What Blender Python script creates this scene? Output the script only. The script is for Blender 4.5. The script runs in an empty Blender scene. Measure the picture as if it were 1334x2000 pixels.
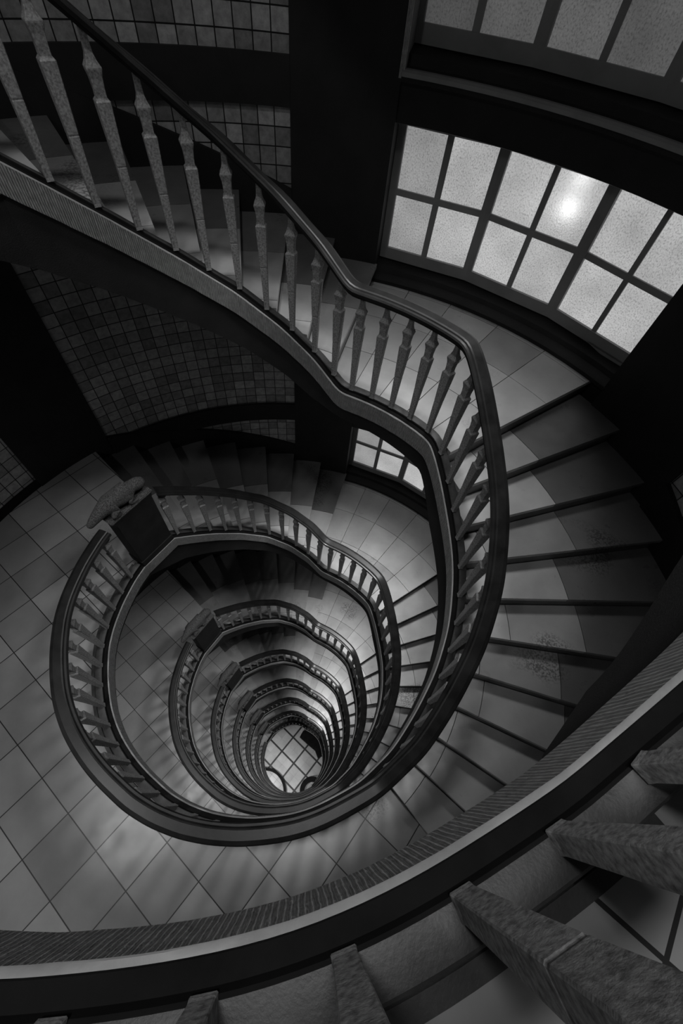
import bpy, bmesh, math, random
from math import pi, sin, cos, atan2, radians, hypot
from mathutils import Vector, Matrix, noise

random.seed(7)
sc = bpy.context.scene
COL = sc.collection
H = 4.0                        # storey height
CX, CY = -.55, 1.38            # axis of the stair drum
ZL = -.95                      # lip height of the viewer's landing (relative to the viewpoint)
FL = -.97                      # its floor
RW = 3.9                       # drum wall radius
RG = 4.2                       # window radius
HALL = -32.97

# ------------------------------------------------------------------ helpers
def link(name, me, mats, parent=None):
    o = bpy.data.objects.new(name, me)
    COL.objects.link(o)
    if mats is not None:
        for m in (mats if isinstance(mats, (list, tuple)) else [mats]):
            if m.name not in [x.name for x in me.materials]:
                me.materials.append(m)
    if parent: o.parent = parent
    return o

def empty(name, loc=(0, 0, 0), rz=0.0):
    o = bpy.data.objects.new(name, None); COL.objects.link(o)
    o.location = loc; o.rotation_euler = (0, 0, rz); o.empty_display_size = .1
    return o

def tag(o, label=None, cat=None, group=None, kind=None):
    if label: o['label'] = label
    if cat: o['category'] = cat
    if group: o['group'] = group
    if kind: o['kind'] = kind
    return o

def finish(bm, name, mats, parent=None, smooth=None, doubles=None):
    if doubles: bmesh.ops.remove_doubles(bm, verts=bm.verts, dist=doubles)
    bmesh.ops.recalc_face_normals(bm, faces=bm.faces)
    if smooth is not None:
        for f in bm.faces: f.smooth = True
        for e in bm.edges:
            if len(e.link_faces) == 2:
                e.smooth = e.calc_face_angle(pi) < smooth
    me = bpy.data.meshes.new(name); bm.to_mesh(me); bm.free()
    return link(name, me, mats, parent)

def box(bm, x0, x1, y0, y1, z0, z1, mi=0, M=None):
    vs = [Vector((x, y, z)) for z in (z0, z1) for y in (y0, y1) for x in (x0, x1)]
    if M: vs = [M @ v for v in vs]
    v = [bm.verts.new(p) for p in vs]
    fs = []
    for q in ((0, 2, 3, 1), (4, 5, 7, 6), (0, 1, 5, 4), (2, 6, 7, 3), (0, 4, 6, 2), (1, 3, 7, 5)):
        f = bm.faces.new([v[i] for i in q]); f.material_index = mi; fs.append(f)
    return fs

def pol(r, a, z=0.0):
    """point at radius r and angle a (degrees) round the stair axis"""
    t = radians(a)
    return Vector((CX + r * cos(t), CY + r * sin(t), z))

# ------------------------------------------------------------------ materials
def nodes(name):
    m = bpy.data.materials.new(name); m.use_nodes = True
    nt = m.node_tree; b = nt.nodes['Principled BSDF']
    return m, nt, b

def N(nt, t, **kw):
    n = nt.nodes.new(t)
    for k, v in kw.items(): setattr(n, k, v)
    return n

def ramp(nt, src, stops):
    r = N(nt, 'ShaderNodeValToRGB'); e = r.color_ramp.elements
    while len(e) < len(stops): e.new(.5)
    for i, (p, c) in enumerate(stops):
        e[i].position = p; e[i].color = (c, c, c, 1)
    nt.links.new(src, r.inputs[0]); return r.outputs[0]

def mixc(nt, fac, a, b, mode='MIX'):
    m = N(nt, 'ShaderNodeMix', data_type='RGBA', blend_type=mode)
    for s, v in ((0, fac), (6, a), (7, b)):
        if isinstance(v, (int, float)):
            m.inputs[s].default_value = v if s == 0 else (v, v, v, 1)
        else: nt.links.new(v, m.inputs[s])
    return m.outputs[2]

def noise_n(nt, vec, scale, detail=4, rough=.55):
    n = N(nt, 'ShaderNodeTexNoise'); n.inputs['Scale'].default_value = scale
    n.inputs['Detail'].default_value = detail; n.inputs['Roughness'].default_value = rough
    if vec is not None: nt.links.new(vec, n.inputs['Vector'])
    return n.outputs['Fac']

def bump(nt, b, h, strength, dist, prev=None):
    n = N(nt, 'ShaderNodeBump'); n.inputs['Strength'].default_value = strength
    n.inputs['Distance'].default_value = dist; nt.links.new(h, n.inputs['Height'])
    if prev: nt.links.new(prev, n.inputs['Normal'])
    nt.links.new(n.outputs[0], b.inputs['Normal']); return n.outputs[0]

def mottled(name, lo, hi, rough=.6, scale=6, bscale=60, bstr=.3, bdist=.003, spec=.4, obj=True, attr=False, clear=0):
    m, nt, b = nodes(name)
    tc = N(nt, 'ShaderNodeTexCoord'); v = tc.outputs['Object']
    f = noise_n(nt, v, scale, 6, .6)
    c = ramp(nt, f, [(.3, lo), (.7, hi)])
    if attr:
        a = N(nt, 'ShaderNodeAttribute'); a.attribute_name = 'tone'
        c = mixc(nt, 1.0, c, a.outputs['Color'], 'MULTIPLY')
    nt.links.new(c, b.inputs['Base Color'])
    b.inputs['Roughness'].default_value = rough
    b.inputs['Specular IOR Level'].default_value = spec
    if clear: b.inputs['Coat Weight'].default_value = clear; b.inputs['Coat Roughness'].default_value = .15
    bump(nt, b, noise_n(nt, v, bscale, 5, .6), bstr, bdist)
    return m

def tread_stone():
    m, nt, b = nodes('tread_stone')
    tc = N(nt, 'ShaderNodeTexCoord'); v = tc.outputs['Object']
    c = ramp(nt, noise_n(nt, v, 2.2, 6, .6), [(.25, .30), (.75, .44)])
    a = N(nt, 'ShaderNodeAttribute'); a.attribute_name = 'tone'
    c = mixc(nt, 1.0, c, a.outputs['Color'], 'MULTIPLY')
    pit = ramp(nt, noise_n(nt, v, 55, 3, .6), [(.46, .25), (.52, 1.0)])
    msk = ramp(nt, noise_n(nt, v, 1.1, 2, .5), [(.64, .0), (.72, .8)])
    c = mixc(nt, msk, c, mixc(nt, 1.0, c, pit, 'MULTIPLY'))
    nt.links.new(c, b.inputs['Base Color'])
    r = ramp(nt, noise_n(nt, v, 5, 4), [(.3, .26), (.7, .5)]); nt.links.new(r, b.inputs['Roughness'])
    b.inputs['Specular IOR Level'].default_value = .45
    bump(nt, b, noise_n(nt, v, 25, 6, .65), .25, .004)
    return m

def grid_floor(name, w, mortar, c1, c2, cm, rough=.35, rot=0.0, org=(0, 0), sub=0.0):
    m, nt, b = nodes(name)
    tc = N(nt, 'ShaderNodeTexCoord')
    mp = N(nt, 'ShaderNodeMapping', vector_type='TEXTURE')
    mp.inputs['Location'].default_value = (org[0], org[1], 0)
    mp.inputs['Rotation'].default_value = (0, 0, rot)
    nt.links.new(tc.outputs['Object'], mp.inputs['Vector'])
    def brick(w_, mo, a_, b_, m_):
        k = N(nt, 'ShaderNodeTexBrick', offset=0.0, squash=1.0)
        k.inputs['Color1'].default_value = (a_, a_, a_, 1); k.inputs['Color2'].default_value = (b_, b_, b_, 1)
        k.inputs['Mortar'].default_value = (m_, m_, m_, 1)
        k.inputs['Scale'].default_value = 1.0; k.inputs['Mortar Size'].default_value = mo
        k.inputs['Mortar Smooth'].default_value = .1
        k.inputs['Brick Width'].default_value = w_; k.inputs['Row Height'].default_value = w_
        nt.links.new(mp.outputs[0], k.inputs['Vector']); return k
    if sub:
        big = brick(w, mortar, 1, 1, 0); k = brick(sub, .004, c1, c2, c1 * .5)
        c = mixc(nt, big.outputs['Fac'], k.outputs['Color'], cm); fac = big.outputs['Fac']
    else:
        k = brick(w, mortar, c1, c2, cm); c = k.outputs['Color']; fac = k.outputs['Fac']
    c = mixc(nt, 1.0, c, ramp(nt, noise_n(nt, tc.outputs['Object'], 1.6, 7, .62), [(.25, .72), (.75, 1.12)]), 'MULTIPLY')
    pit = ramp(nt, noise_n(nt, tc.outputs['Object'], 60, 3, .6), [(.44, .25), (.50, 1.0)])
    msk = ramp(nt, noise_n(nt, tc.outputs['Object'], .9, 2, .5), [(.66, .0), (.74, .8)])
    c = mixc(nt, msk, c, mixc(nt, 1.0, c, pit, 'MULTIPLY'))
    nt.links.new(c, b.inputs['Base Color'])
    r = ramp(nt, noise_n(nt, tc.outputs['Object'], 4, 4), [(.3, rough - .06), (.7, rough + .15)])
    nt.links.new(r, b.inputs['Roughness'])
    iv = N(nt, 'ShaderNodeMath', operation='SUBTRACT'); iv.inputs[0].default_value = 1.0
    nt.links.new(fac, iv.inputs[1])
    p = bump(nt, b, iv.outputs[0], .5, .004)
    bump(nt, b, noise_n(nt, tc.outputs['Object'], 30, 4, .6), .12, .003, p)
    return m

def wall_tile():
    m, nt, b = nodes('glazed_wall_tile')
    uv = N(nt, 'ShaderNodeUVMap')
    k = N(nt, 'ShaderNodeTexBrick', offset=0.0, squash=1.0)
    for n_, v in (('Color1', .42), ('Color2', .19), ('Mortar', .008)): k.inputs[n_].default_value = (v, v, v, 1)
    k.inputs['Scale'].default_value = 1.0; k.inputs['Mortar Size'].default_value = .0055
    k.inputs['Mortar Smooth'].default_value = .15
    k.inputs['Brick Width'].default_value = .155; k.inputs['Row Height'].default_value = .152
    nt.links.new(uv.outputs[0], k.inputs['Vector'])
    c = mixc(nt, 1.0, k.outputs['Color'], ramp(nt, noise_n(nt, uv.outputs[0], 14, 6, .65), [(.3, .6), (.7, 1.2)]), 'MULTIPLY')
    nt.links.new(c, b.inputs['Base Color'])
    b.inputs['Roughness'].default_value = .38
    iv = N(nt, 'ShaderNodeMath', operation='SUBTRACT'); iv.inputs[0].default_value = 1.0
    nt.links.new(k.outputs['Fac'], iv.inputs[1])
    p = bump(nt, b, iv.outputs[0], .8, .006)
    bump(nt, b, noise_n(nt, uv.outputs[0], 18, 3, .5), .35, .006, p)
    return m

def tooled_stone():
    """hand-combed stone: fine vertical ridges along the stringer face"""
    m, nt, b = nodes('combed_stone')
    uv = N(nt, 'ShaderNodeUVMap')
    sep = N(nt, 'ShaderNodeSeparateXYZ'); nt.links.new(uv.outputs[0], sep.inputs[0])
    w = N(nt, 'ShaderNodeTexWave', wave_type='BANDS', bands_direction='X', wave_profile='SIN')
    w.inputs['Scale'].default_value = 25.0; w.inputs['Distortion'].default_value = 2.2
    w.inputs['Detail'].default_value = 3; w.inputs['Detail Scale'].default_value = 2.0
    mp = N(nt, 'ShaderNodeMapping'); mp.inputs['Scale'].default_value = (1, .25, 1)
    nt.links.new(uv.outputs[0], mp.inputs['Vector']); nt.links.new(mp.outputs[0], w.inputs['Vector'])
    c = ramp(nt, noise_n(nt, uv.outputs[0], 22, 6, .65), [(.3, .42), (.7, .66)])
    c = mixc(nt, 1.0, c, ramp(nt, w.outputs['Fac'], [(.0, .5), (.5, 1.0)]), 'MULTIPLY')
    nt.links.new(c, b.inputs['Base Color']); b.inputs['Roughness'].default_value = .85
    p = bump(nt, b, w.outputs['Fac'], 1.0, .012)
    bump(nt, b, noise_n(nt, uv.outputs[0], 90, 5, .7), .7, .006, p)
    return m

def glass_mat():
    """cast cathedral glass with the grey night sky behind: the panes glow evenly, their rippled face still mirrors the lamps"""
    m, nt, b = nodes('rippled_window_glass')
    uv = N(nt, 'ShaderNodeUVMap')
    mp = N(nt, 'ShaderNodeMapping'); mp.inputs['Scale'].default_value = (1, .75, 1)
    nt.links.new(uv.outputs[0], mp.inputs['Vector'])
    h = noise_n(nt, mp.outputs[0], 80, 2, .5)
    b.inputs['Base Color'].default_value = (.25, .25, .25, 1)
    b.inputs['Roughness'].default_value = .16
    oi = N(nt, 'ShaderNodeAttribute'); oi.attribute_name = 'tone'
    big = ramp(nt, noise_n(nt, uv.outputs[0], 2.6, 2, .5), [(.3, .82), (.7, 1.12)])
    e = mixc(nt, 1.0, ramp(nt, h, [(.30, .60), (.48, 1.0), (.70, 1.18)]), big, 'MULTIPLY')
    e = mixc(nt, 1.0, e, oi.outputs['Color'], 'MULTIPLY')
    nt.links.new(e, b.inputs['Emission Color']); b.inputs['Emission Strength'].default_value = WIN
    bump(nt, b, h, 1.0, .004)
    tr = N(nt, 'ShaderNodeBsdfTranslucent'); tr.inputs[0].default_value = (.7, .7, .7, 1)
    ms = N(nt, 'ShaderNodeMixShader'); ms.inputs[0].default_value = .45
    hb = N(nt, 'ShaderNodeBump'); hb.inputs['Strength'].default_value = 1; hb.inputs['Distance'].default_value = .012
    nt.links.new(h, hb.inputs['Height']); nt.links.new(hb.outputs[0], tr.inputs['Normal'])
    nt.links.new(b.outputs[0], ms.inputs[1]); nt.links.new(tr.outputs[0], ms.inputs[2])
    nt.links.new(ms.outputs[0], nt.nodes['Material Output'].inputs[0])
    return m

WIN = .78
M_TREAD = tread_stone()
M_LAND = grid_floor('landing_tiles', .4292, .0048, .36, .22, .02, .36, -.570, (-4.043, 2.844))
M_HALL = grid_floor('hall_tiles', 1.084, .055, .46, .36, .010, .5, -.577, (-2.39 * HALL / -49.184, 2.832 * HALL / -49.184), .542)
M_TILE = wall_tile()
M_COMB = tooled_stone()
M_LIP = mottled('smooth_pale_stone', .24, .34, .55, 9, 80, .3, .003)
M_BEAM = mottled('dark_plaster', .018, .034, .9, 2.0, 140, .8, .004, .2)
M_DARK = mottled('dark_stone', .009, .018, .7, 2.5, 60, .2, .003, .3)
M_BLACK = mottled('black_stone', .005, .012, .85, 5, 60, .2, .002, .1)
M_CURB = mottled('grey_curb', .022, .06, .5, 9, 110, .4, .002, .4)
M_BAL = mottled('cast_stone_baluster', .13, .46, .8, 85, 210, .55, .0018, .25)
M_RAIL = mottled('black_lacquered_wood', .006, .018, .40, 7, 30, .15, .003, .35, clear=0)
M_FRAME = mottled('grey_window_paint', .20, .27, .5, 3, 40, .1, .001, .4)
M_NEWEL = mottled('charcoal_newel', .010, .022, .75, 5, 130, .35, .003, .3)
M_LIZ = mottled('granular_carved_stone', .005, .13, .8, 90, 190, 1.0, .006, .3)
M_CEIL = mottled('dim_ceiling_plaster', .05, .07, .9, 2, 60, .1, .002, .2)
M_GLASS = glass_mat()
def lamp_mat():
    m, nt, b = nodes('lit_opal_glass')
    b.inputs['Base Color'].default_value = (.8, .8, .8, 1)
    b.inputs['Emission Color'].default_value = (1, 1, 1, 1); b.inputs['Emission Strength'].default_value = 6
    return m
M_LAMP = lamp_mat()

# ------------------------------------------------------------------ the well: edge curve of the stringer, one storey
PTS = [(-2.3, 2.02), (-2.345, 1.82), (-2.37, 1.55), (-2.366, 1.331), (-2.35, 1.173), (-2.318, 1.022), (-2.268, .88), (-2.212, .743),
 (-2.134, .591), (-2.048, .446), (-1.957, .328), (-1.852, .216), (-1.728, .11), (-1.6, .018), (-1.468, -.062), (-1.226, -.185),
 (-1.026, -.25), (-.818, -.288), (-.62, -.297), (-.42, -.285), (-.331, -.27), (-.262, -.258), (-.188, -.243), (-.098, -.221), (-.017, -.197),
 (.069, -.165), (.166, -.12), (.254, -.073), (.401, .016), (.504, .081), (.591, .145),
 (.816, .409), (.898, .56), (.988, .754), (1.05, .923), (1.09, 1.044), (1.116, 1.172), (1.132, 1.298), (1.142, 1.396), (1.138, 1.528),
 (1.121, 1.678), (1.093, 1.83), (1.051, 1.97), (.978, 2.146), (.907, 2.293), (.845, 2.413), (.771, 2.541), (.686, 2.655),
 (.63, 2.718), (.545, 2.79), (.4, 2.893), (.252, 2.978), (.103, 3.048), (-.049, 3.102), (-.19, 3.145),
 (-.455, 3.259), (-.759, 3.301), (-1.118, 3.247), (-1.459, 3.062), (-1.742, 2.836), (-1.954, 2.622), (-2.085, 2.47)]
I3, I2, I1 = 30, 47, 54
def cumlen(p):
    s = [0.0]
    for a, b in zip(p, p[1:]): s.append(s[-1] + hypot(b[0] - a[0], b[1] - a[1]))
    return s
S0 = cumlen(PTS); S3, S2, S1, SN = S0[I3], S0[I2], S0[I1], S0[-1]
def interp(x, xs, ys):
    if x <= xs[0]: return ys[0]
    for i in range(len(xs) - 1):
        if x <= xs[i + 1]:
            t = (x - xs[i]) / (xs[i + 1] - xs[i] or 1); return ys[i] * (1 - t) + ys[i + 1] * t
    return ys[-1]
STEP = .04
NS = int(SN / STEP)
SV = [SN * i / NS for i in range(NS + 1)]
CPX = [interp(s, S0, [p[0] for p in PTS]) for s in SV]; CPY = [interp(s, S0, [p[1] for p in PTS]) for s in SV]
def sm(a, n):
    for _ in range(n): a = [a[0]] + [(a[i - 1] + 2 * a[i] + a[i + 1]) / 4 for i in range(1, len(a) - 1)] + [a[-1]]
    return a
CPX, CPY = sm(CPX, 3), sm(CPY, 3)
def zprof(s): return interp(s, [0, S3, S2, S1, SN], [0, 0, 2.2, 2.2, 4.0])
CPZ = sm([zprof(s) for s in SV], 2)
def dprof(s): return interp(s, [0, S3 - .03, S3 + .02, S3 + .26, S3 + .6, S2 - .35, S2, S1, S1 + .3, SN - .35, SN], [.26, .24, .30, .50, .56, .54, .40, .33, .48, .56, .60])
def frame(i):
    a, b = max(i - 1, 0), min(i + 1, NS)
    t = Vector((CPX[b] - CPX[a], CPY[b] - CPY[a])); t.normalize()
    return Vector((CPX[i], CPY[i], CPZ[i])), Vector((t.y, -t.x, 0)), t     # point, outward normal, tangent
FR = [frame(i) for i in range(NS + 1)]
def at(s, o=0.0, dz=0.0):
    x = min(max(s / SN * NS, 0), NS - 1e-6); i = int(x); t = x - i
    P = FR[i][0].lerp(FR[i + 1][0], t); n = FR[i][1].lerp(FR[i + 1][1], t).normalized()
    return P + n * o + Vector((0, 0, dz)), n

def sweep(name, prof, s0, s1, mats, parent=None, mi=None, smooth=radians(35), closed=False, caps=True, every=1, zf=None, sharp=True):
    """prof(s) -> list of (offset, dz); swept along the well edge between s0 and s1"""
    bm = bmesh.new(); uvl = bm.loops.layers.uv.new('UVMap')
    ss = [s for s in SV if s0 + .005 < s < s1 - .005][::every]
    ss = [s0] + ss + [s1]
    rings = []; us = []
    for s in ss:
        P, n = at(s); pr_ = prof(s)
        rings.append([bm.verts.new((P.x + n.x * o, P.y + n.y * o, (P.z if zf is None else zf(s)) + dz)) for o, dz in pr_])
        us.append((s, pr_))
    m = len(rings[0]); L = m if closed else m - 1
    for i in range(len(rings) - 1):
        for j in range(L):
            j2 = (j + 1) % m
            f = bm.faces.new((rings[i][j], rings[i][j2], rings[i + 1][j2], rings[i + 1][j]))
            if mi: f.material_index = mi[j]
            for lp, (a, jj) in zip(f.loops, ((i, j), (i, j2), (i + 1, j2), (i + 1, j))):
                s, pr_ = us[a]; v = pr_[jj][1] - pr_[jj][0]
                lp[uvl].uv = (s, v)
    if closed and caps:
        bm.faces.new(rings[0]); bm.faces.new(list(reversed(rings[-1])))
    return finish(bm, name, mats, parent, smooth)

# polar radius of the offset well edge, for step and floor outlines
def rin_table(o):
    tb = []
    for s in [SN * i / 400 for i in range(401)]:
        P, n = at(s, o); a = math.degrees(atan2(P.y - CY, P.x - CX))
        tb.append((a, hypot(P.x - CX, P.y - CY)))
    for t in [i / 20 for i in range(1, 20)]:
        A, _ = at(SN, o); B, _ = at(0, o); P = A.lerp(B, t)
        tb.append((math.degrees(atan2(P.y - CY, P.x - CX)), hypot(P.x - CX, P.y - CY)))
    tb.sort(); return tb
TB = rin_table(.125)
def rin(a):
    a = (a + 180) % 360 - 180
    if a < TB[0][0] or a > TB[-1][0]:
        a0, r0 = TB[-1]; a1, r1 = TB[0]; a1 += 360
        if a < TB[0][0]: a += 360
        return r0 + (r1 - r0) * (a - a0) / (a1 - a0)
    lo, hi = 0, len(TB) - 1
    while hi - lo > 1:
        m = (lo + hi) // 2
        if TB[m][0] <= a: lo = m
        else: hi = m
    (a0, r0), (a1, r1) = TB[lo], TB[hi]
    return r0 + (r1 - r0) * (a - a0) / ((a1 - a0) or 1)

def stone_cell(bm, tl, ra, rb, a0, a1, z0, z1, tone, seg=None, gap=.0035):
    """one stone slab: ra, rb radii (float or function of angle), a0..a1 degrees"""
    fa = ra if callable(ra) else (lambda a: ra); fb = rb if callable(rb) else (lambda a: rb)
    n = seg or max(1, int(abs(a1 - a0) / 3))
    top, bot = [], []
    L = []
    for i in range(n + 1):
        a = a0 + (a1 - a0) * i / n; rr = fa(a) + gap
        g = math.degrees(gap / rr) * (1 if i == 0 else -1 if i == n else 0); L.append(pol(rr, a + g))
    for i in range(n, -1, -1):
        a = a0 + (a1 - a0) * i / n; rr = fb(a) - gap
        g = math.degrees(gap / rr) * (1 if i == 0 else -1 if i == n else 0); L.append(pol(rr, a + g))
    t = [bm.verts.new((p.x, p.y, z1)) for p in L]; b = [bm.verts.new((p.x, p.y, z0)) for p in L]
    fs = [bm.faces.new(t), bm.faces.new(list(reversed(b)))]
    m = len(L)
    for i in range(m): fs.append(bm.faces.new((t[i], b[i], b[(i + 1) % m], t[(i + 1) % m])))
    for q, f in enumerate(fs):
        tn = min(1.6, tone * 1.7) if (q == m + 1 and gap > 0) else tone        # worn pale arris along the nosing
        for lp in f.loops: lp[tl] = (tn, tn, tn, 1)

def sector(bm, tl, ra, rb, a0, a1, z0, z1, tone=.1, seg=None):
    stone_cell(bm, tl, ra, rb, a0, a1, z0, z1, tone, seg, 0.0)

# ------------------------------------------------------------------ names of storeys
FLOORW = ['top storey', 'first storey down', 'second storey down', 'third storey down', 'fourth storey down', 'fifth storey down', 'sixth storey down', 'seventh storey down', 'at hall level']
ORD = ['first', 'second', 'third', 'fourth', 'fifth', 'sixth', 'seventh', 'eighth', 'ninth', 'tenth', 'eleventh']
LOWA = [-41.7 + 8.27 * i for i in range(11)]            # nosing angles of the lower flight
UPA = [82.3 + 7.7 * i for i in range(9)]                # nosing angles of the upper flight
RS = 3.885

def tread(bm, tl, a0, a1, z, seed, back):
    rnd = random.Random(seed)
    over = 1.0
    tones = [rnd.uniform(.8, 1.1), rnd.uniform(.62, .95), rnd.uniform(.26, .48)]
    j1, j2 = 2.12 + rnd.uniform(-.12, .15), 2.9 + rnd.uniform(-.12, .12)
    f1 = lambda a: max(j1, rin(a) + .12); f2 = lambda a: max(j2, rin(a) + .7)
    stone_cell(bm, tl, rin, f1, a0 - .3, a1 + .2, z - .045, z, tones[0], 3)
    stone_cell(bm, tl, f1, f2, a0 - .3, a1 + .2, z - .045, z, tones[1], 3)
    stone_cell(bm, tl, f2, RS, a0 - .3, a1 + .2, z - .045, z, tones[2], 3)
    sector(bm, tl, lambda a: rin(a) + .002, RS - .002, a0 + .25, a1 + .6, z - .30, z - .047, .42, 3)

def flight(k):
    """twenty steps from landing k+1 up to landing k, and the half landing between them"""
    zb = FL - H * (k + 1)
    wd = FLOORW[k + 1]
    src = ('level with the viewer' if k < 0 else FLOORW[k + 1])
    for i in range(10):
        bm = bmesh.new(); tl = bm.loops.layers.float_color.new('tone')
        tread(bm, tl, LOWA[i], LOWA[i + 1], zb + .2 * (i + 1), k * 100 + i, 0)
        o = finish(bm, 'stair_step', M_TREAD)
        tag(o, '%s stone step up from the landing, right of the well, %s' % (ORD[i], src), 'step', 'stone steps of the lower flight, ' + src)
    for i in range(8):
        bm = bmesh.new(); tl = bm.loops.layers.float_color.new('tone')
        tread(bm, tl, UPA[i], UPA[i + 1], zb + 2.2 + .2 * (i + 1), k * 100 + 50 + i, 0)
        o = finish(bm, 'stair_step', M_TREAD)
        tag(o, '%s stone step above the half landing, behind the well, %s' % (ORD[i], src), 'step', 'stone steps of the upper flight, ' + src)
    # half landing
    bm = bmesh.new(); tl = bm.loops.layers.float_color.new('tone')
    zm = zb + 2.2; rnd = random.Random(k + 5)
    A = [LOWA[10] - .3, 49.5, 58.5, 67.6, 75.5, UPA[0] + .2]
    for i in range(5):
        for ra, rb in ((rin, 2.51), (2.51, 3.16), (3.16, 3.80), (3.80, 3.98)):
            stone_cell(bm, tl, ra, rb, A[i], A[i + 1], zm - .045, zm, rnd.uniform(.72, 1.05), 3)
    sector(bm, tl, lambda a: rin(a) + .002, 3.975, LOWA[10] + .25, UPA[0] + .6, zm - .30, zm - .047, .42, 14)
    o = finish(bm, 'floor_half_landing', M_TREAD); tag(o, 'half landing paved in curved stone slabs below the windows, ' + src, kind='structure')

def landing(k):
    z = FL - H * k
    bm = bmesh.new(); tl = bm.loops.layers.float_color.new('tone')
    a0, a1 = UPA[8] - .3, 360 + LOWA[0] + .6
    sector(bm, tl, rin, 3.92, a0, a1, z - .30, z, 1, 90)
    o = finish(bm, 'floor_landing', [M_LAND]); tag(o, 'landing of diagonal stone tiles, ' + (FLOORW[k] if k >= 0 else 'above the viewpoint'), kind='structure')

# ------------------------------------------------------------------ stringer (well edge)
def stringer(k):
    """stone edge of the well: landing k and the flight rising from it to landing k-1"""
    zb = ZL - H * k
    def prof(s):
        d = dprof(s)
        rag = .006 * noise.noise(Vector((s * 3.1, k * 5.0, 0))) + .004 * noise.noise(Vector((s * 14, k, 3)))
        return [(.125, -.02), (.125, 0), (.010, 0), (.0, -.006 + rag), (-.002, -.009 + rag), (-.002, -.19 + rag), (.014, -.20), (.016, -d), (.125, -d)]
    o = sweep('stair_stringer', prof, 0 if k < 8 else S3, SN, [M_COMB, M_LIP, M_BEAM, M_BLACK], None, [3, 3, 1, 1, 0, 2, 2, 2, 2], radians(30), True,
              zf=lambda s: zb + at(s)[0].z)
    if k < 8:
        es = sweep('floor_edge_strip', lambda s: [(.140, -.04), (.140, -.006), (.172, -.006), (.172, -.04)], .02, S3, [M_CURB], o, None, radians(30), True, zf=lambda s: zb)
    tag(o, 'combed stone stringer edging the stairwell, rising from the landing, ' + ('at the viewer\'s own level' if k == 0 else FLOORW[k]), 'stringer')
    if k == 8: return
    A, n1 = at(SN); B, n2 = at(0)
    bm = bmesh.new(); uvl = bm.loops.layers.uv.new('UVMap')
    pr0 = prof(SN); ring = []
    for t in [i / 6 for i in range(7)]:
        P = Vector((A.x, A.y, 0)).lerp(Vector((B.x, B.y, 0)), t); n = n1.lerp(n2, t).normalized()
        ring.append([bm.verts.new((P.x + n.x * q[0], P.y + n.y * q[0], zb + (q[1] if q[1] > -.25 else -(.60 * (1 - t) + .26 * t)))) for q in pr0])
    for i in range(6):
        for j in range(len(pr0)):
            j2 = (j + 1) % len(pr0)
            f = bm.faces.new((ring[i][j], ring[i][j2], ring[i + 1][j2], ring[i + 1][j])); f.material_index = [3, 3, 1, 1, 0, 2, 2, 2, 2][j]
            for lp, (a, jj) in zip(f.loops, ((i, j), (i, j2), (i + 1, j2), (i + 1, j))): lp[uvl].uv = (a * .08, pr0[jj][1])
    finish(bm, 'newel_base_edge', [M_COMB, M_LIP, M_BEAM, M_BLACK], o, radians(30))

# ------------------------------------------------------------------ balustrade
BPROF = [(0, .021), (.02, .0195), (.36, .0275), (.366, .0262), (.374, .028), (.668, .0385), (.674, .0385), (.690, .0275), (.72, .0275), (.77, .0310),
         (.806, .0395), (.814, .0395), (.840, .0265), (.868, .0195), (.90, .017), (.96, .016)]
def baluster_mesh():
    bm = bmesh.new(); rings = []
    for z, h in BPROF:
        c = h * .90
        rings.append([bm.verts.new((x * 1.0, y, z)) for x, y in ((-h, -c), (-c, -h), (c, -h), (h, -c), (h, c), (c, h), (-c, h), (-h, c))])
    for a, b in zip(rings, rings[1:]):
        for i in range(8): bm.faces.new((a[i], a[(i + 1) % 8], b[(i + 1) % 8], b[i]))
    bm.faces.new(list(reversed(rings[0]))); bm.faces.new(rings[-1])
    bmesh.ops.recalc_face_normals(bm, faces=bm.faces)
    me = bpy.data.meshes.new('baluster'); bm.to_mesh(me); bm.free(); me.materials.append(M_BAL); return me
BME = baluster_mesh()
RAILH = 1.0
RP = [(.012, -.062), (.012, -.044), (-.006, -.040), (-.010, -.016), (-.002, -.004), (.014, -.001), (.020, -.006), (.026, .004), (.036, .010), (.098, .010), (.124, -.002),
      (.134, -.014), (.128, -.034), (.112, -.040), (.112, -.062)]
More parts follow.
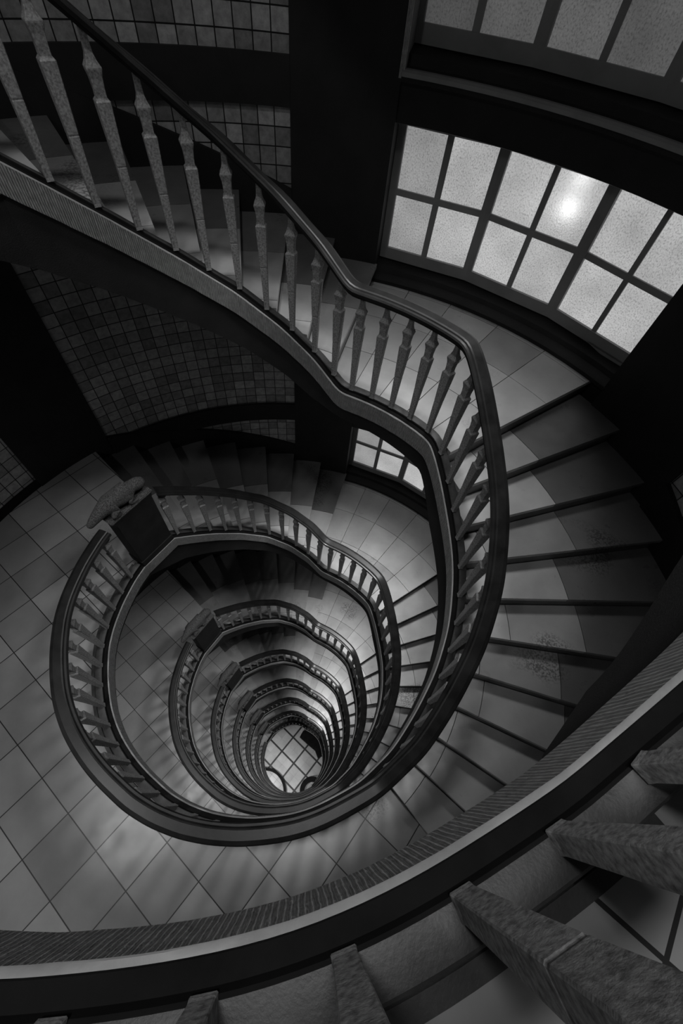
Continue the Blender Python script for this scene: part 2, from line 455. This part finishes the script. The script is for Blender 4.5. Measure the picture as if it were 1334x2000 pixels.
def balustrade(k):
    zb = ZL - H * k
    wd = FLOORW[k]
    root = empty('balustrade', (0, 0, 0))
    tag(root, 'stone balustrade with black handrail round the well, ' + ('at the viewer\'s own level' if k == 0 else wd), 'balustrade')
    zf = lambda s: zb + at(s)[0].z
    ra, rb = .10, SN - .05
    if k == 8: ra = S3 + .1
    ease = lambda s: 0.0
    sweep('handrail', lambda s: [(o - .004, dz + RAILH) for o, dz in RP], ra, rb, M_RAIL, root, None, radians(16), True, zf=zf)
    cp = [(.010, 0.0), (.012, .004), (.046, .006), (.050, .026), (.056, .030), (.118, .034), (.124, .03), (.124, 0.0)]
    sweep('base_curb', lambda s: cp, ra - .1, SN, [M_CURB, M_BLACK], root, [1, 1, 1, 1, 0, 0, 0, 0], radians(30), True, zf=zf)
    for e, sg in ((ra + .05, 1), (rb - .05, -1)):
        P, n = at(e, .062); bm = bmesh.new()
        bmesh.ops.create_cone(bm, cap_ends=True, segments=20, radius1=.05, radius2=.05, depth=.07)
        bmesh.ops.bevel(bm, geom=[x for x in bm.edges], offset=.012, segments=2, affect='EDGES')
        ang = atan2(n.y, n.x)
        bm.transform(Matrix.Translation((P.x, P.y, zf(e) + RAILH - .085)) @ Matrix.Rotation(ang, 4, 'Z') @ Matrix.Rotation(pi / 2, 4, 'Y'))
        finish(bm, 'handrail_scroll', M_RAIL, root, radians(40))
    for n_ in range(-2, 50):
        s = .583 + .2032 * n_
        if s > SN - .06: break
        if s < ra - .02 and k == 8: continue
        P, n = at(s, .066)
        o = bpy.data.objects.new('baluster', BME); COL.objects.link(o); o.parent = root
        o.location = (P.x, P.y, zb + P.z + .03); o.rotation_euler = (0, 0, atan2(n.y, n.x))
        hgt = RAILH - .062 - .03 + .01
        o.scale = (1, 1, hgt / .96 if True else 1)
    return root

# ------------------------------------------------------------------ newel post with the carved lizard
def skin(bm_pts, name, mat, parent, sub=2):
    """bm_pts: list of chains of (x,y,z,r); chains after the first start on an index of the first"""
    verts, edges, rad = [], [], []
    base = []
    for ch in bm_pts:
        prev = None
        for p in ch:
            if isinstance(p, int): prev = p; continue
            verts.append(p[:3]); rad.append(p[3]); i = len(verts) - 1
            if prev is not None: edges.append((prev, i))
            prev = i
    me = bpy.data.meshes.new(name); me.from_pydata(verts, edges, []); me.update()
    o = bpy.data.objects.new(name, me); COL.objects.link(o)
    md = o.modifiers.new('s', 'SKIN'); md.use_smooth_shade = True
    lay = me.skin_vertices[0].data
    for i, r in enumerate(rad): lay[i].radius = (r, r)
    lay[0].use_root = True
    sb = o.modifiers.new('d', 'SUBSURF'); sb.levels = sub; sb.render_levels = sub
    dg = bpy.context.evaluated_depsgraph_get(); m2 = bpy.data.meshes.new_from_object(o.evaluated_get(dg))
    bpy.data.objects.remove(o); m2.name = name
    m2.materials.clear(); m2.materials.append(mat)
    for p in m2.polygons: p.use_smooth = True
    return m2

NA_, NB_ = Vector((-2.085, 2.47, 0)), Vector((-2.30, 2.02, 0))
LIZ = None
def newel(k):
    global LIZ
    zb = ZL - H * k
    d = (NA_ - NB_); L = d.length; ang = atan2(d.y, d.x)
    root = empty('newel_post', (NB_.x, NB_.y, zb - .02), ang)
    tag(root, 'broad dark newel post topped by a carved lizard, ' + ('beside the viewer' if k == 0 else FLOORW[k]), 'newel post')
    # local x runs along the rail (towards the flight), local y points outward (left of x): outward is +y
    bm = bmesh.new()
    def ring(z, e, e2=None):
        e2 = e if e2 is None else e2
        return [bm.verts.new(p) for p in ((-e, .004 - e2, z), (L + e, .004 - e2, z), (L + e, .235 + e, z), (-e, .235 + e, z))]
    rs = [ring(0, 0), ring(.12, 0), ring(.125, -.008), ring(0.97, -.008), ring(1.01, -.002), ring(1.04, .0)]
    for a, b in zip(rs, rs[1:]):
        for i in range(4): bm.faces.new((a[i], a[(i + 1) % 4], b[(i + 1) % 4], b[i]))
    bm.faces.new(list(reversed(rs[0]))); bm.faces.new(rs[-1])
    bmesh.ops.bevel(bm, geom=[e for e in bm.edges if abs(e.verts[0].co.z - e.verts[1].co.z) > .05], offset=.006, segments=1, affect='EDGES')
    finish(bm, 'post_shaft', M_NEWEL, root)
    bm = bmesh.new()
    box(bm, -.035, L + .02, -.006, .25, 1.04, 1.07)
    bmesh.ops.bevel(bm, geom=list(bm.edges), offset=.008, segments=2, affect='EDGES')
    finish(bm, 'plinth', M_LIZ, root, radians(40))
    if LIZ is None:
        zt = 1.07
        body = [(L * .46, .125, zt + .130, .100), (L * .24, .128, zt + .125, .096), (L * .04, .125, zt + .110, .080), (-.07, .12, zt + .090, .062), (-.15, .112, zt + .070, .045), (-.20, .105, zt + .050, .030)]
        fwd = [0, (L * .64, .122, zt + .125, .090), (L * .76, .118, zt + .115, .068), (L * .87, .112, zt + .105, .078), (L * .98, .105, zt + .090, .070), (L * 1.05, .10, zt + .070, .045)]
        legs = []
        for sy in (-1, 1):
            yc = .12
            legs.append([1, (L * .20, yc + sy * .092, zt + .075, .046), (L * .06, yc + sy * .108, zt + .045, .030), (L * .16, yc + sy * .108, zt + .018, .018), (L * .25, yc + sy * .104, zt + .012, .014)])
            legs.append([6, (L * .58, yc + sy * .086, zt + .070, .034), (L * .50, yc + sy * .104, zt + .042, .022), (L * .60, yc + sy * .106, zt + .016, .016), (L * .70, yc + sy * .102, zt + .012, .012)])
        LIZ = skin([body, fwd] + legs, 'carved_lizard', M_LIZ, root)
    o = bpy.data.objects.new('carved_lizard', LIZ); COL.objects.link(o); o.parent = root
    o['label'] = 'granular stone lizard lying along the post top'

# ------------------------------------------------------------------ drum wall
def cyl_patch(name, mat, r, a0, a1, z0, z1, thick=.0, label=None, kind='structure', parent=None, zf0=None, zf1=None, step=2.0):
    bm = bmesh.new(); uvl = bm.loops.layers.uv.new('UVMap')
    n = max(2, int(abs(a1 - a0) / step)); A = [a0 + (a1 - a0) * i / n for i in range(n + 1)]
    R2 = r + thick
    def z_(f, z, a): return f(a) if f else z
    V = []
    for a in A:
        lo, hi = z_(zf0, z0, a), z_(zf1, z1, a)
        V.append([bm.verts.new(pol(r, a, lo)), bm.verts.new(pol(r, a, hi))] + ([bm.verts.new(pol(R2, a, hi)), bm.verts.new(pol(R2, a, lo))] if thick else []))
    m = len(V[0])
    for i in range(n):
        for j in range(m if thick else 1):
            j2 = (j + 1) % m
            f = bm.faces.new((V[i][j], V[i][j2], V[i + 1][j2], V[i + 1][j]))
            for lp in f.loops:
                c = lp.vert.co; an = math.degrees(atan2(c.y - CY, c.x - CX))
                while an < a0 - 1: an += 360
                lp[uvl].uv = (radians(an - 97) * RW, c.z + .0012 - (FL - .33))
            f.smooth = False
    if thick:
        bm.faces.new(V[0]); bm.faces.new(list(reversed(V[-1])))
    for f in bm.faces: f.smooth = abs(f.normal.z) < .5
    o = finish(bm, name, mat, parent, radians(30))
    if label: tag(o, label)
    if kind: tag(o, kind=kind)
    return o

ZTOP = 15.0
ZBOT = HALL
cyl_patch('wall_back', M_TILE, RW, 96.5, 140.5, ZBOT, ZTOP, .25, 'tiled drum wall behind the upper flights')
cyl_patch('wall_left', M_TILE, RW, 155, 320, ZBOT, ZTOP, .25, 'tiled drum wall round the landings')
cyl_patch('wall_right', M_TILE, RW, -41, 22.5, ZBOT, ZTOP, .25, 'tiled drum wall beside the lower flights')
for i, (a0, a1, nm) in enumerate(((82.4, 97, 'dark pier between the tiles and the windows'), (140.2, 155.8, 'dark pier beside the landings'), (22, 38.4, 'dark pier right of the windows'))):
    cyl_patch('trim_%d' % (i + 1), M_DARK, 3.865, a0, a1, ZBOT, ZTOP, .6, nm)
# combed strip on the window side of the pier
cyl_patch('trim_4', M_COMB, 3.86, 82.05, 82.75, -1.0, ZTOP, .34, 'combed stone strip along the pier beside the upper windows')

def ring_band(k):
    z = FL - H * k
    n = 5 + k * 2
    cyl_patch('trim_%d' % (10 + k * 3), M_DARK, 3.855, 97, 140.2, z - .33, z + .01, .06, 'dark stone band on the tiled wall, level with a landing, ' + FLOORW[max(k, 0)] if k >= 0 else 'dark stone band above')
    o = cyl_patch('baseboard_left', M_BLACK, 3.875, 155.9, 318, z - .02, z + .13, .04, 'black tile baseboard of the landing')
def skirt(k):
    """sloped dark skirting above the steps, flight from landing k+1 to k"""
    zb = FL - H * (k + 1)
    zl = lambda a: zb + .2 * (a - LOWA[0]) / 8.27 + .2
    zu = lambda a: zb + 2.2 + .2 * (a - UPA[0]) / 7.7 + .2
    cyl_patch('baseboard_back', M_DARK, 3.845, 97, 140.2, 0, 0, .06, 'dark sloping skirting over the steps', zf0=lambda a: zu(a) - .5, zf1=lambda a: zu(a) + .24)
    cyl_patch('baseboard_right', M_DARK, 3.845, -41, 22, 0, 0, .06, 'dark sloping skirting over the lower steps', zf0=lambda a: zl(a) - .5, zf1=lambda a: zl(a) + .24)

# ------------------------------------------------------------------ windows
PAN = [(81.2, 75.5), (74.6, 68.4), (66.8, 60.8), (60.0, 53.8), (52.1, 46.1), (45.4, 38.6)]
VERT = [82.3, 67.6, 52.95, 38.0]
def flat_pt(a, o=0.0, z=0.0):
    """point on the three-sided window plane at angle a, o metres inwards"""
    for i in range(3):
        if a <= VERT[i] + 1e-6 and a >= VERT[i + 1] - 1e-6 or i == 2 or (i == 0 and a > VERT[0]):
            if not (a >= VERT[i + 1] - 1e-6): continue
            A, B = pol(RG + .015, VERT[i]), pol(RG + .015, VERT[i + 1]); break
    else:
        A, B = pol(RG + .015, VERT[2]), pol(RG + .015, VERT[3])
    d = (B - A); nrm = Vector((d.y, -d.x, 0)).normalized()
    if nrm.dot(Vector((CX, CY, 0)) - A) < 0: nrm = -nrm
    t = radians(a); u = Vector((cos(t), sin(t), 0)); C_ = Vector((CX, CY, 0))
    den = u.x * d.y - u.y * d.x; q = A - C_
    r = (q.x * d.y - q.y * d.x) / den
    P = C_ + u * r + nrm * o
    return Vector((P.x, P.y, z))

def bar(bm, a0, a1, z0, z1, o0, o1, zr0=None, seg=None):
    """bar on the window plane; zr0 = optional bottom at the far end"""
    cuts = [a0] + [v for v in VERT if min(a0, a1) + .05 < v < max(a0, a1) - .05] + [a1]
    for p, q in zip(cuts, cuts[1:]):
        e = 1e-4
        pa, qa = (p - e if p > q else p + e), (q + e if p > q else q - e)
        V = []
        for a, zz in ((pa, z0), (qa, z0 if zr0 is None else zr0)):
            V.append([bm.verts.new(flat_pt(a, o, z)) for o, z in ((o0, zz), (o1, zz), (o1, z1), (o0, z1))])
        for j in range(4): bm.faces.new((V[0][j], V[0][(j + 1) % 4], V[1][(j + 1) % 4], V[1][j]))
        bm.faces.new(V[0]); bm.faces.new(list(reversed(V[1])))

WN = [0]
def window(k, upper):
    WN[0] += 1
    zb = -H * k
    z0, z1, zm = (-2.61, -1.335, -1.93) if not upper else (-.825, .72, .05)
    root = empty('window_%d' % WN[0], pol(RG, 60, zb + z0)); root['kind'] = 'structure'
    pos = ('large lower' if not upper else 'upper')
    root['label'] = '%s frosted window over the half landing, %s' % (pos, FLOORW[k])
    inv = Matrix.Translation(-root.location)
    zg = [zb + z0 + .12, zb + zm - .03, zb + zm + .03, zb + z1 - .035] if not upper else [zb - .70, zb + zm - .03, zb + zm + .03, zb + z1 - .04]
    def fin(bm, nm, mat, par=root):
        bm.transform(inv); return finish(bm, nm, mat, par)
    bm = bmesh.new()
    drop = .10 if not upper else 0
    bar(bm, 82.3, 45.4, zb + z0, zg[0], 0, .05); bar(bm, 45.4, 38.0, zb + z0, zg[0], 0, .05)
    if drop:
        bar(bm, 45.4, 38.0, zb + z0, zb + z0 + .02, 0, .05, zb + z0 - drop)
    bar(bm, 82.3, 38.0, zb + z1 - .035, zb + z1, 0, .05)
    for a, b_ in ((82.3, 81.2), (68.4, 66.8), (53.8, 52.1)):
        bar(bm, a, b_, zg[0], zg[3], -.0, .055)
    bar(bm, 38.6, 38.0, zg[0] - drop, zg[3], 0, .055)
    fin(bm, 'window_frame', M_FRAME)
    for a, b_ in ((75.5, 74.6), (60.8, 60.0), (46.1, 45.4)):
        bm = bmesh.new(); bar(bm, a, b_, zg[0] - .01, zg[3] + .01, .008, .035); fin(bm, 'glazing_bar', M_FRAME)
    for a, b_ in ((81.2, 68.4), (66.8, 53.8), (52.1, 38.6)):
        bm = bmesh.new(); bar(bm, a, b_, zg[1], zg[2], .006, .038); fin(bm, 'cross_bar', M_FRAME)
    for i, (a, b_) in enumerate(PAN):
        for r_ in range(2):
            bm = bmesh.new(); tl = bm.loops.layers.float_color.new('tone'); uvl = bm.loops.layers.uv.new('UVMap')
            za, zc = (zg[0], zg[1]) if r_ == 0 else (zg[2], zg[3])
            zr = za
            vs = [bm.verts.new(flat_pt(q_, .015, z_)) for q_, z_ in ((a + .05, za - .005), (b_ - .05, zr - .005), (b_ - .05, zc + .005), (a + .05, zc + .005))]
            bm.faces.new(vs)
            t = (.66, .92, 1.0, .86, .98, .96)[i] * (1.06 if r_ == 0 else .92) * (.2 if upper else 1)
            for f in bm.faces:
                for lp in f.loops:
                    lp[tl] = (t, t, t, 1); c = lp.vert.co
                    lp[uvl].uv = (radians(math.degrees(atan2(c.y - CY, c.x - CX))) * RG + k * 3.3, c.z)
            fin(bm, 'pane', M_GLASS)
    return root

def window_wall(k):
    zb = -H * k
    # stone sill between the half landing and the lower window, and the spandrel with its ledge
    bm = bmesh.new()
    def arc(prof, a0, a1, n=12):
        rr = []
        for i in range(n + 1):
            a = a0 + (a1 - a0) * i / n
            rr.append([bm.verts.new(pol(r, a, zb + z)) for r, z in prof])
        for i in range(n):
            for j in range(len(prof)):
                j2 = (j + 1) % len(prof); bm.faces.new((rr[i][j], rr[i][j2], rr[i + 1][j2], rr[i + 1][j]))
        bm.faces.new(rr[0]); bm.faces.new(list(reversed(rr[-1])))
    arc([(3.86, -2.77), (3.86, -2.73), (3.90, -2.71), (4.00, -2.705), (4.02, -2.66), (4.25, -2.62), (4.6, -2.62), (4.6, -3.1), (3.98, -3.1), (3.98, -2.77)], 82.4, 38.2)
    o = finish(bm, 'trim_%d' % (40 + k), M_DARK, None, radians(25)); tag(o, 'dark stone sill under the lower window, ' + FLOORW[k], kind='structure')
    bm = bmesh.new()
    arc([(3.845, -.985), (3.845, -.955), (3.87, -.940), (3.92, -.940), (3.92, -.985)], 82.4, 38.2)  # lit stripe along the ledge put into its pale colour
    o = finish(bm, 'trim_%d' % (50 + k), M_FRAME, None, radians(25)); tag(o, 'ledge painted pale as a lit edge between lower and upper window, ' + FLOORW[k], kind='structure')
    bm = bmesh.new()
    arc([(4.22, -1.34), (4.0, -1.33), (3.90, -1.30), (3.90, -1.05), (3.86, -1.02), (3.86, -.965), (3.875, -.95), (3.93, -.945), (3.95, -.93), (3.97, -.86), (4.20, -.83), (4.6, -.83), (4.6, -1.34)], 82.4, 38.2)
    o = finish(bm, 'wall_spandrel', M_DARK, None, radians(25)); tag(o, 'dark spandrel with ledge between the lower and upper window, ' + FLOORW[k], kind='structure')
    bm = bmesh.new()
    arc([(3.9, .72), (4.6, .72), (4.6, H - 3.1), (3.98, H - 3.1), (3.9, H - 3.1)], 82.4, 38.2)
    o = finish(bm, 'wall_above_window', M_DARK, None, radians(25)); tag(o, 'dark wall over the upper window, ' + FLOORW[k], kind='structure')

# ------------------------------------------------------------------ build the storeys
for k in range(-1, 8):
    flight(k)
for k in range(-1, 8):
    landing(k)
for k in range(0, 9):
    stringer(k); balustrade(k)
    ring_band(k)
for k in range(0, 7):
    newel(k)
for k in range(-1, 8): skirt(k)
for k in range(0, 7):
    window_wall(k); window(k, False); window(k, True)

# hall floor at the foot of the well
bm = bmesh.new(); box(bm, -5.2, 4.2, -3.2, 6.0, HALL - .3, HALL)
o = finish(bm, 'floor', M_HALL); tag(o, 'hall floor of pale slabs in a dark diagonal grid', kind='structure')
bm = bmesh.new(); tl = bm.loops.layers.float_color.new('tone')
sector(bm, tl, .01, 4.7, 0, 360, ZTOP, ZTOP + .2, 1, 60)
o = finish(bm, 'ceiling', M_CEIL); tag(o, 'plain ceiling over the stair drum', kind='structure')

def hall_prism(name, outline, z0, z1, mat, inset=0.0, label=None, cat=None, parent=None, top=None):
    bm = bmesh.new()
    lo = [bm.verts.new((x, y, z0)) for x, y in outline]; hi = [bm.verts.new((x, y, z1)) for x, y in outline]
    n = len(outline)
    for i in range(n): bm.faces.new((lo[i], lo[(i + 1) % n], hi[(i + 1) % n], hi[i]))
    bm.faces.new(hi); bm.faces.new(list(reversed(lo)))
    o = finish(bm, name, mat, parent)
    if label: tag(o, label, cat)
    return o
def arc_pts(cx, cy, r, a0, a1, n=20):
    return [(cx + r * cos(radians(a0 + (a1 - a0) * i / n)), cy + r * sin(radians(a0 + (a1 - a0) * i / n))) for i in range(n + 1)]
pl = empty('hall_platform', (0, 0, 0)); tag(pl, 'low tiled platform with a thick dark curved kerb at the foot of the well', 'platform')
out = [(-2.9, .84)] + arc_pts(-2.25, -.55, 1.39, 88, 4, 22) + [(-.86, -1.5), (-2.9, -1.5)]
inn = [(-2.8, .68)] + arc_pts(-2.25, -.55, 1.22, 88, 4, 22) + [(-1.03, -1.4), (-2.8, -1.4)]
hall_prism('platform_kerb', out, HALL, HALL + .16, M_BLACK, parent=pl)
hall_prism('platform_top', inn, HALL + .162, HALL + .18, M_LAND, parent=pl)
rg = empty('round_plinth', (.72, -.02, HALL)); tag(rg, 'small round plinth with a wide dark rim near the last steps', 'plinth')
bm = bmesh.new(); V = []
for i in range(32):
    a = 2 * pi * i / 32; V.append([bm.verts.new((r * cos(a), r * sin(a), z)) for r, z in ((.76, 0), (.76, .30), (.46, .30), (.46, .12))])
for i in range(32):
    for j in range(3): bm.faces.new((V[i][j], V[(i + 1) % 32][j], V[(i + 1) % 32][j + 1], V[i][j + 1]))
finish(bm, 'plinth_rim', M_BLACK, rg, radians(40))
bm = bmesh.new(); bmesh.ops.create_cone(bm, cap_ends=True, segments=32, radius1=.44, radius2=.44, depth=.14); bm.transform(Matrix.Translation((0, 0, .07)))
finish(bm, 'plinth_core', M_LAND, rg, radians(40))
hall_prism('dark_counter', [(-.40, 3.25), (-.56, 2.85), (.04, 2.50), (.6, 2.2), (.84, 1.8), (1.5, 2.1), (1.2, 2.9), (.4, 3.4)], HALL, HALL + .5, M_BLACK, label='low black counter curving along the hall edge of the well', cat='counter')

# ------------------------------------------------------------------ lamps
def lamp(name, P, power, r, label, cone, aim):
    """unseen opal globe; shade and spot cone added to steepen its falloff"""
    root = empty(name, P); tag(root, label, 'lamp', 'shaded globe lamps under the landings')
    bm = bmesh.new(); bmesh.ops.create_uvsphere(bm, u_segments=20, v_segments=12, radius=r)
    finish(bm, 'lamp_globe', M_LAMP, root, radians(60))
    bm = bmesh.new(); rings = []
    for rr, z in ((.03, .19), (.05, .17), (.10, .13), (.17, .04), (.165, .035), (.095, .12), (.03, .15)):
        rings.append([bm.verts.new((rr * cos(i * pi / 12), rr * sin(i * pi / 12), z)) for i in range(24)])
    for q, w_ in zip(rings, rings[1:]):
        for i in range(24): bm.faces.new((q[i], q[(i + 1) % 24], w_[(i + 1) % 24], w_[i]))
    finish(bm, 'added_shade', M_FRAME, root, radians(40))
    l = bpy.data.lights.new('lamp_light', 'SPOT'); l.energy = power; l.shadow_soft_size = r
    l.shadow_soft_size = r if r > .15 or cone > 120 else .32; l.spot_size = radians(cone); l.spot_blend = 1.0
    lo = bpy.data.objects.new('lamp_light', l); COL.objects.link(lo); lo.parent = root
    lo.location = (0, 0, -r * 1.2)
    lo.rotation_euler = Vector(aim).to_track_quat('-Z', 'Y').to_euler()
for k in range(0, 8):
    z = FL - H * (k - 1) - .30 - .20
    P_, e_, aim_ = ((-2.5, -.7, z), 115, (.06, .0, -1)) if k else ((-2.3, -.9, z), 80, (.3, .5, -1))
    lamp('unseen_lamp', P_, e_, .10 if k else .2, 'shaded globe lamp under the landing ceiling, ' + FLOORW[k], 155, aim_)
lamp('unseen_lamp', (-2.3, -.5, FL - H * 7 - .5), 420, .10, 'unseen lamp added under the lowest landing to brighten the hall floor', 155, (.45, .4, -1))  # unseen light added so the hall floor comes out brighter
for k in range(0, 7):
    p = pol(2.15, 57, FL + 2.2 - H * k + 4.0 - .30 - .20 - 4.0)
    lamp('unseen_lamp', tuple(p), 520 if k else 330, .11, 'shaded globe lamp over the half landing, ' + FLOORW[k], 80, ((CX - p.x) * .13, (CY - p.y) * .13, -1))

# lights in the open well: fill added above the viewer, then the roof lamp
lamp('well_light', (-.6, .55, 4.2), 185, .20, 'unseen fill light added in the open well above the viewer', 165, (0, .12, -1))  # unseen fill, added to brighten the balusters from the well side
lamp('well_light', (-.55, 1.35, 14.2), 3000, .55, 'big globe lamp hanging under the roof at the top of the well', 42, (0, 0, -1))

# double globe lamp in the yard, close behind the frosted glass
oc = Vector((1.770, 4.975, -1.52))
root = empty('outdoor_lamp', oc); tag(root, 'double globe lamp glowing outside behind the fourth upper pane of the large window', 'lamp')
for nm, dz, pw in (('lamp_globe', -.12, 3.2), ('lamp_globe', .14, 1.4)):
    bm = bmesh.new(); bmesh.ops.create_uvsphere(bm, u_segments=20, v_segments=12, radius=.04)
    bm.transform(Matrix.Translation((0, 0, dz))); finish(bm, nm, M_LAMP, root, radians(60))
    l = bpy.data.lights.new('globe_light', 'POINT'); l.energy = pw; l.shadow_soft_size = .055
    lo = bpy.data.objects.new('globe_light', l); COL.objects.link(lo); lo.parent = root; lo.location = (0, 0, dz)
bm = bmesh.new(); box(bm, -.012, .012, .06, .084, -1.2, .2); finish(bm, 'lamp_pole', M_FRAME, root)


# ------------------------------------------------------------------ shift the ground to z = 0
for o in list(COL.objects):
    if o.parent is None: o.location.z += -HALL
CAMZ = -HALL

# ------------------------------------------------------------------ camera
cam = bpy.data.cameras.new('camera'); co = bpy.data.objects.new('camera', cam); COL.objects.link(co)
t, r = 0.580992953, 0.147075530
d = Vector((0, sin(t), -cos(t))); u = Vector((0, cos(t), sin(t))); x = Vector((1, 0, 0))
X = x * cos(r) + u * sin(r); U = u * cos(r) - x * sin(r)
Mr = Matrix(((X.x, U.x, -d.x, 0), (X.y, U.y, -d.y, 0), (X.z, U.z, -d.z, 0), (0, 0, 0, 1)))
co.matrix_world = Matrix.Translation((0, 0, CAMZ)) @ Mr
cam.sensor_fit = 'VERTICAL'; cam.sensor_height = 36; cam.lens = 830.18 / 2000 * 36
cam.clip_start = .02; cam.clip_end = 200
sc.camera = co

w = bpy.data.worlds.new('world'); sc.world = w; w.use_nodes = True
w.node_tree.nodes['Background'].inputs[0].default_value = (.5, .5, .5, 1)
w.node_tree.nodes['Background'].inputs[1].default_value = .02
sc.view_settings.view_transform = 'Standard'; sc.view_settings.look = 'None'
sc.view_settings.gamma = 1; sc.view_settings.use_curve_mapping = False
sc.view_settings.exposure = 0
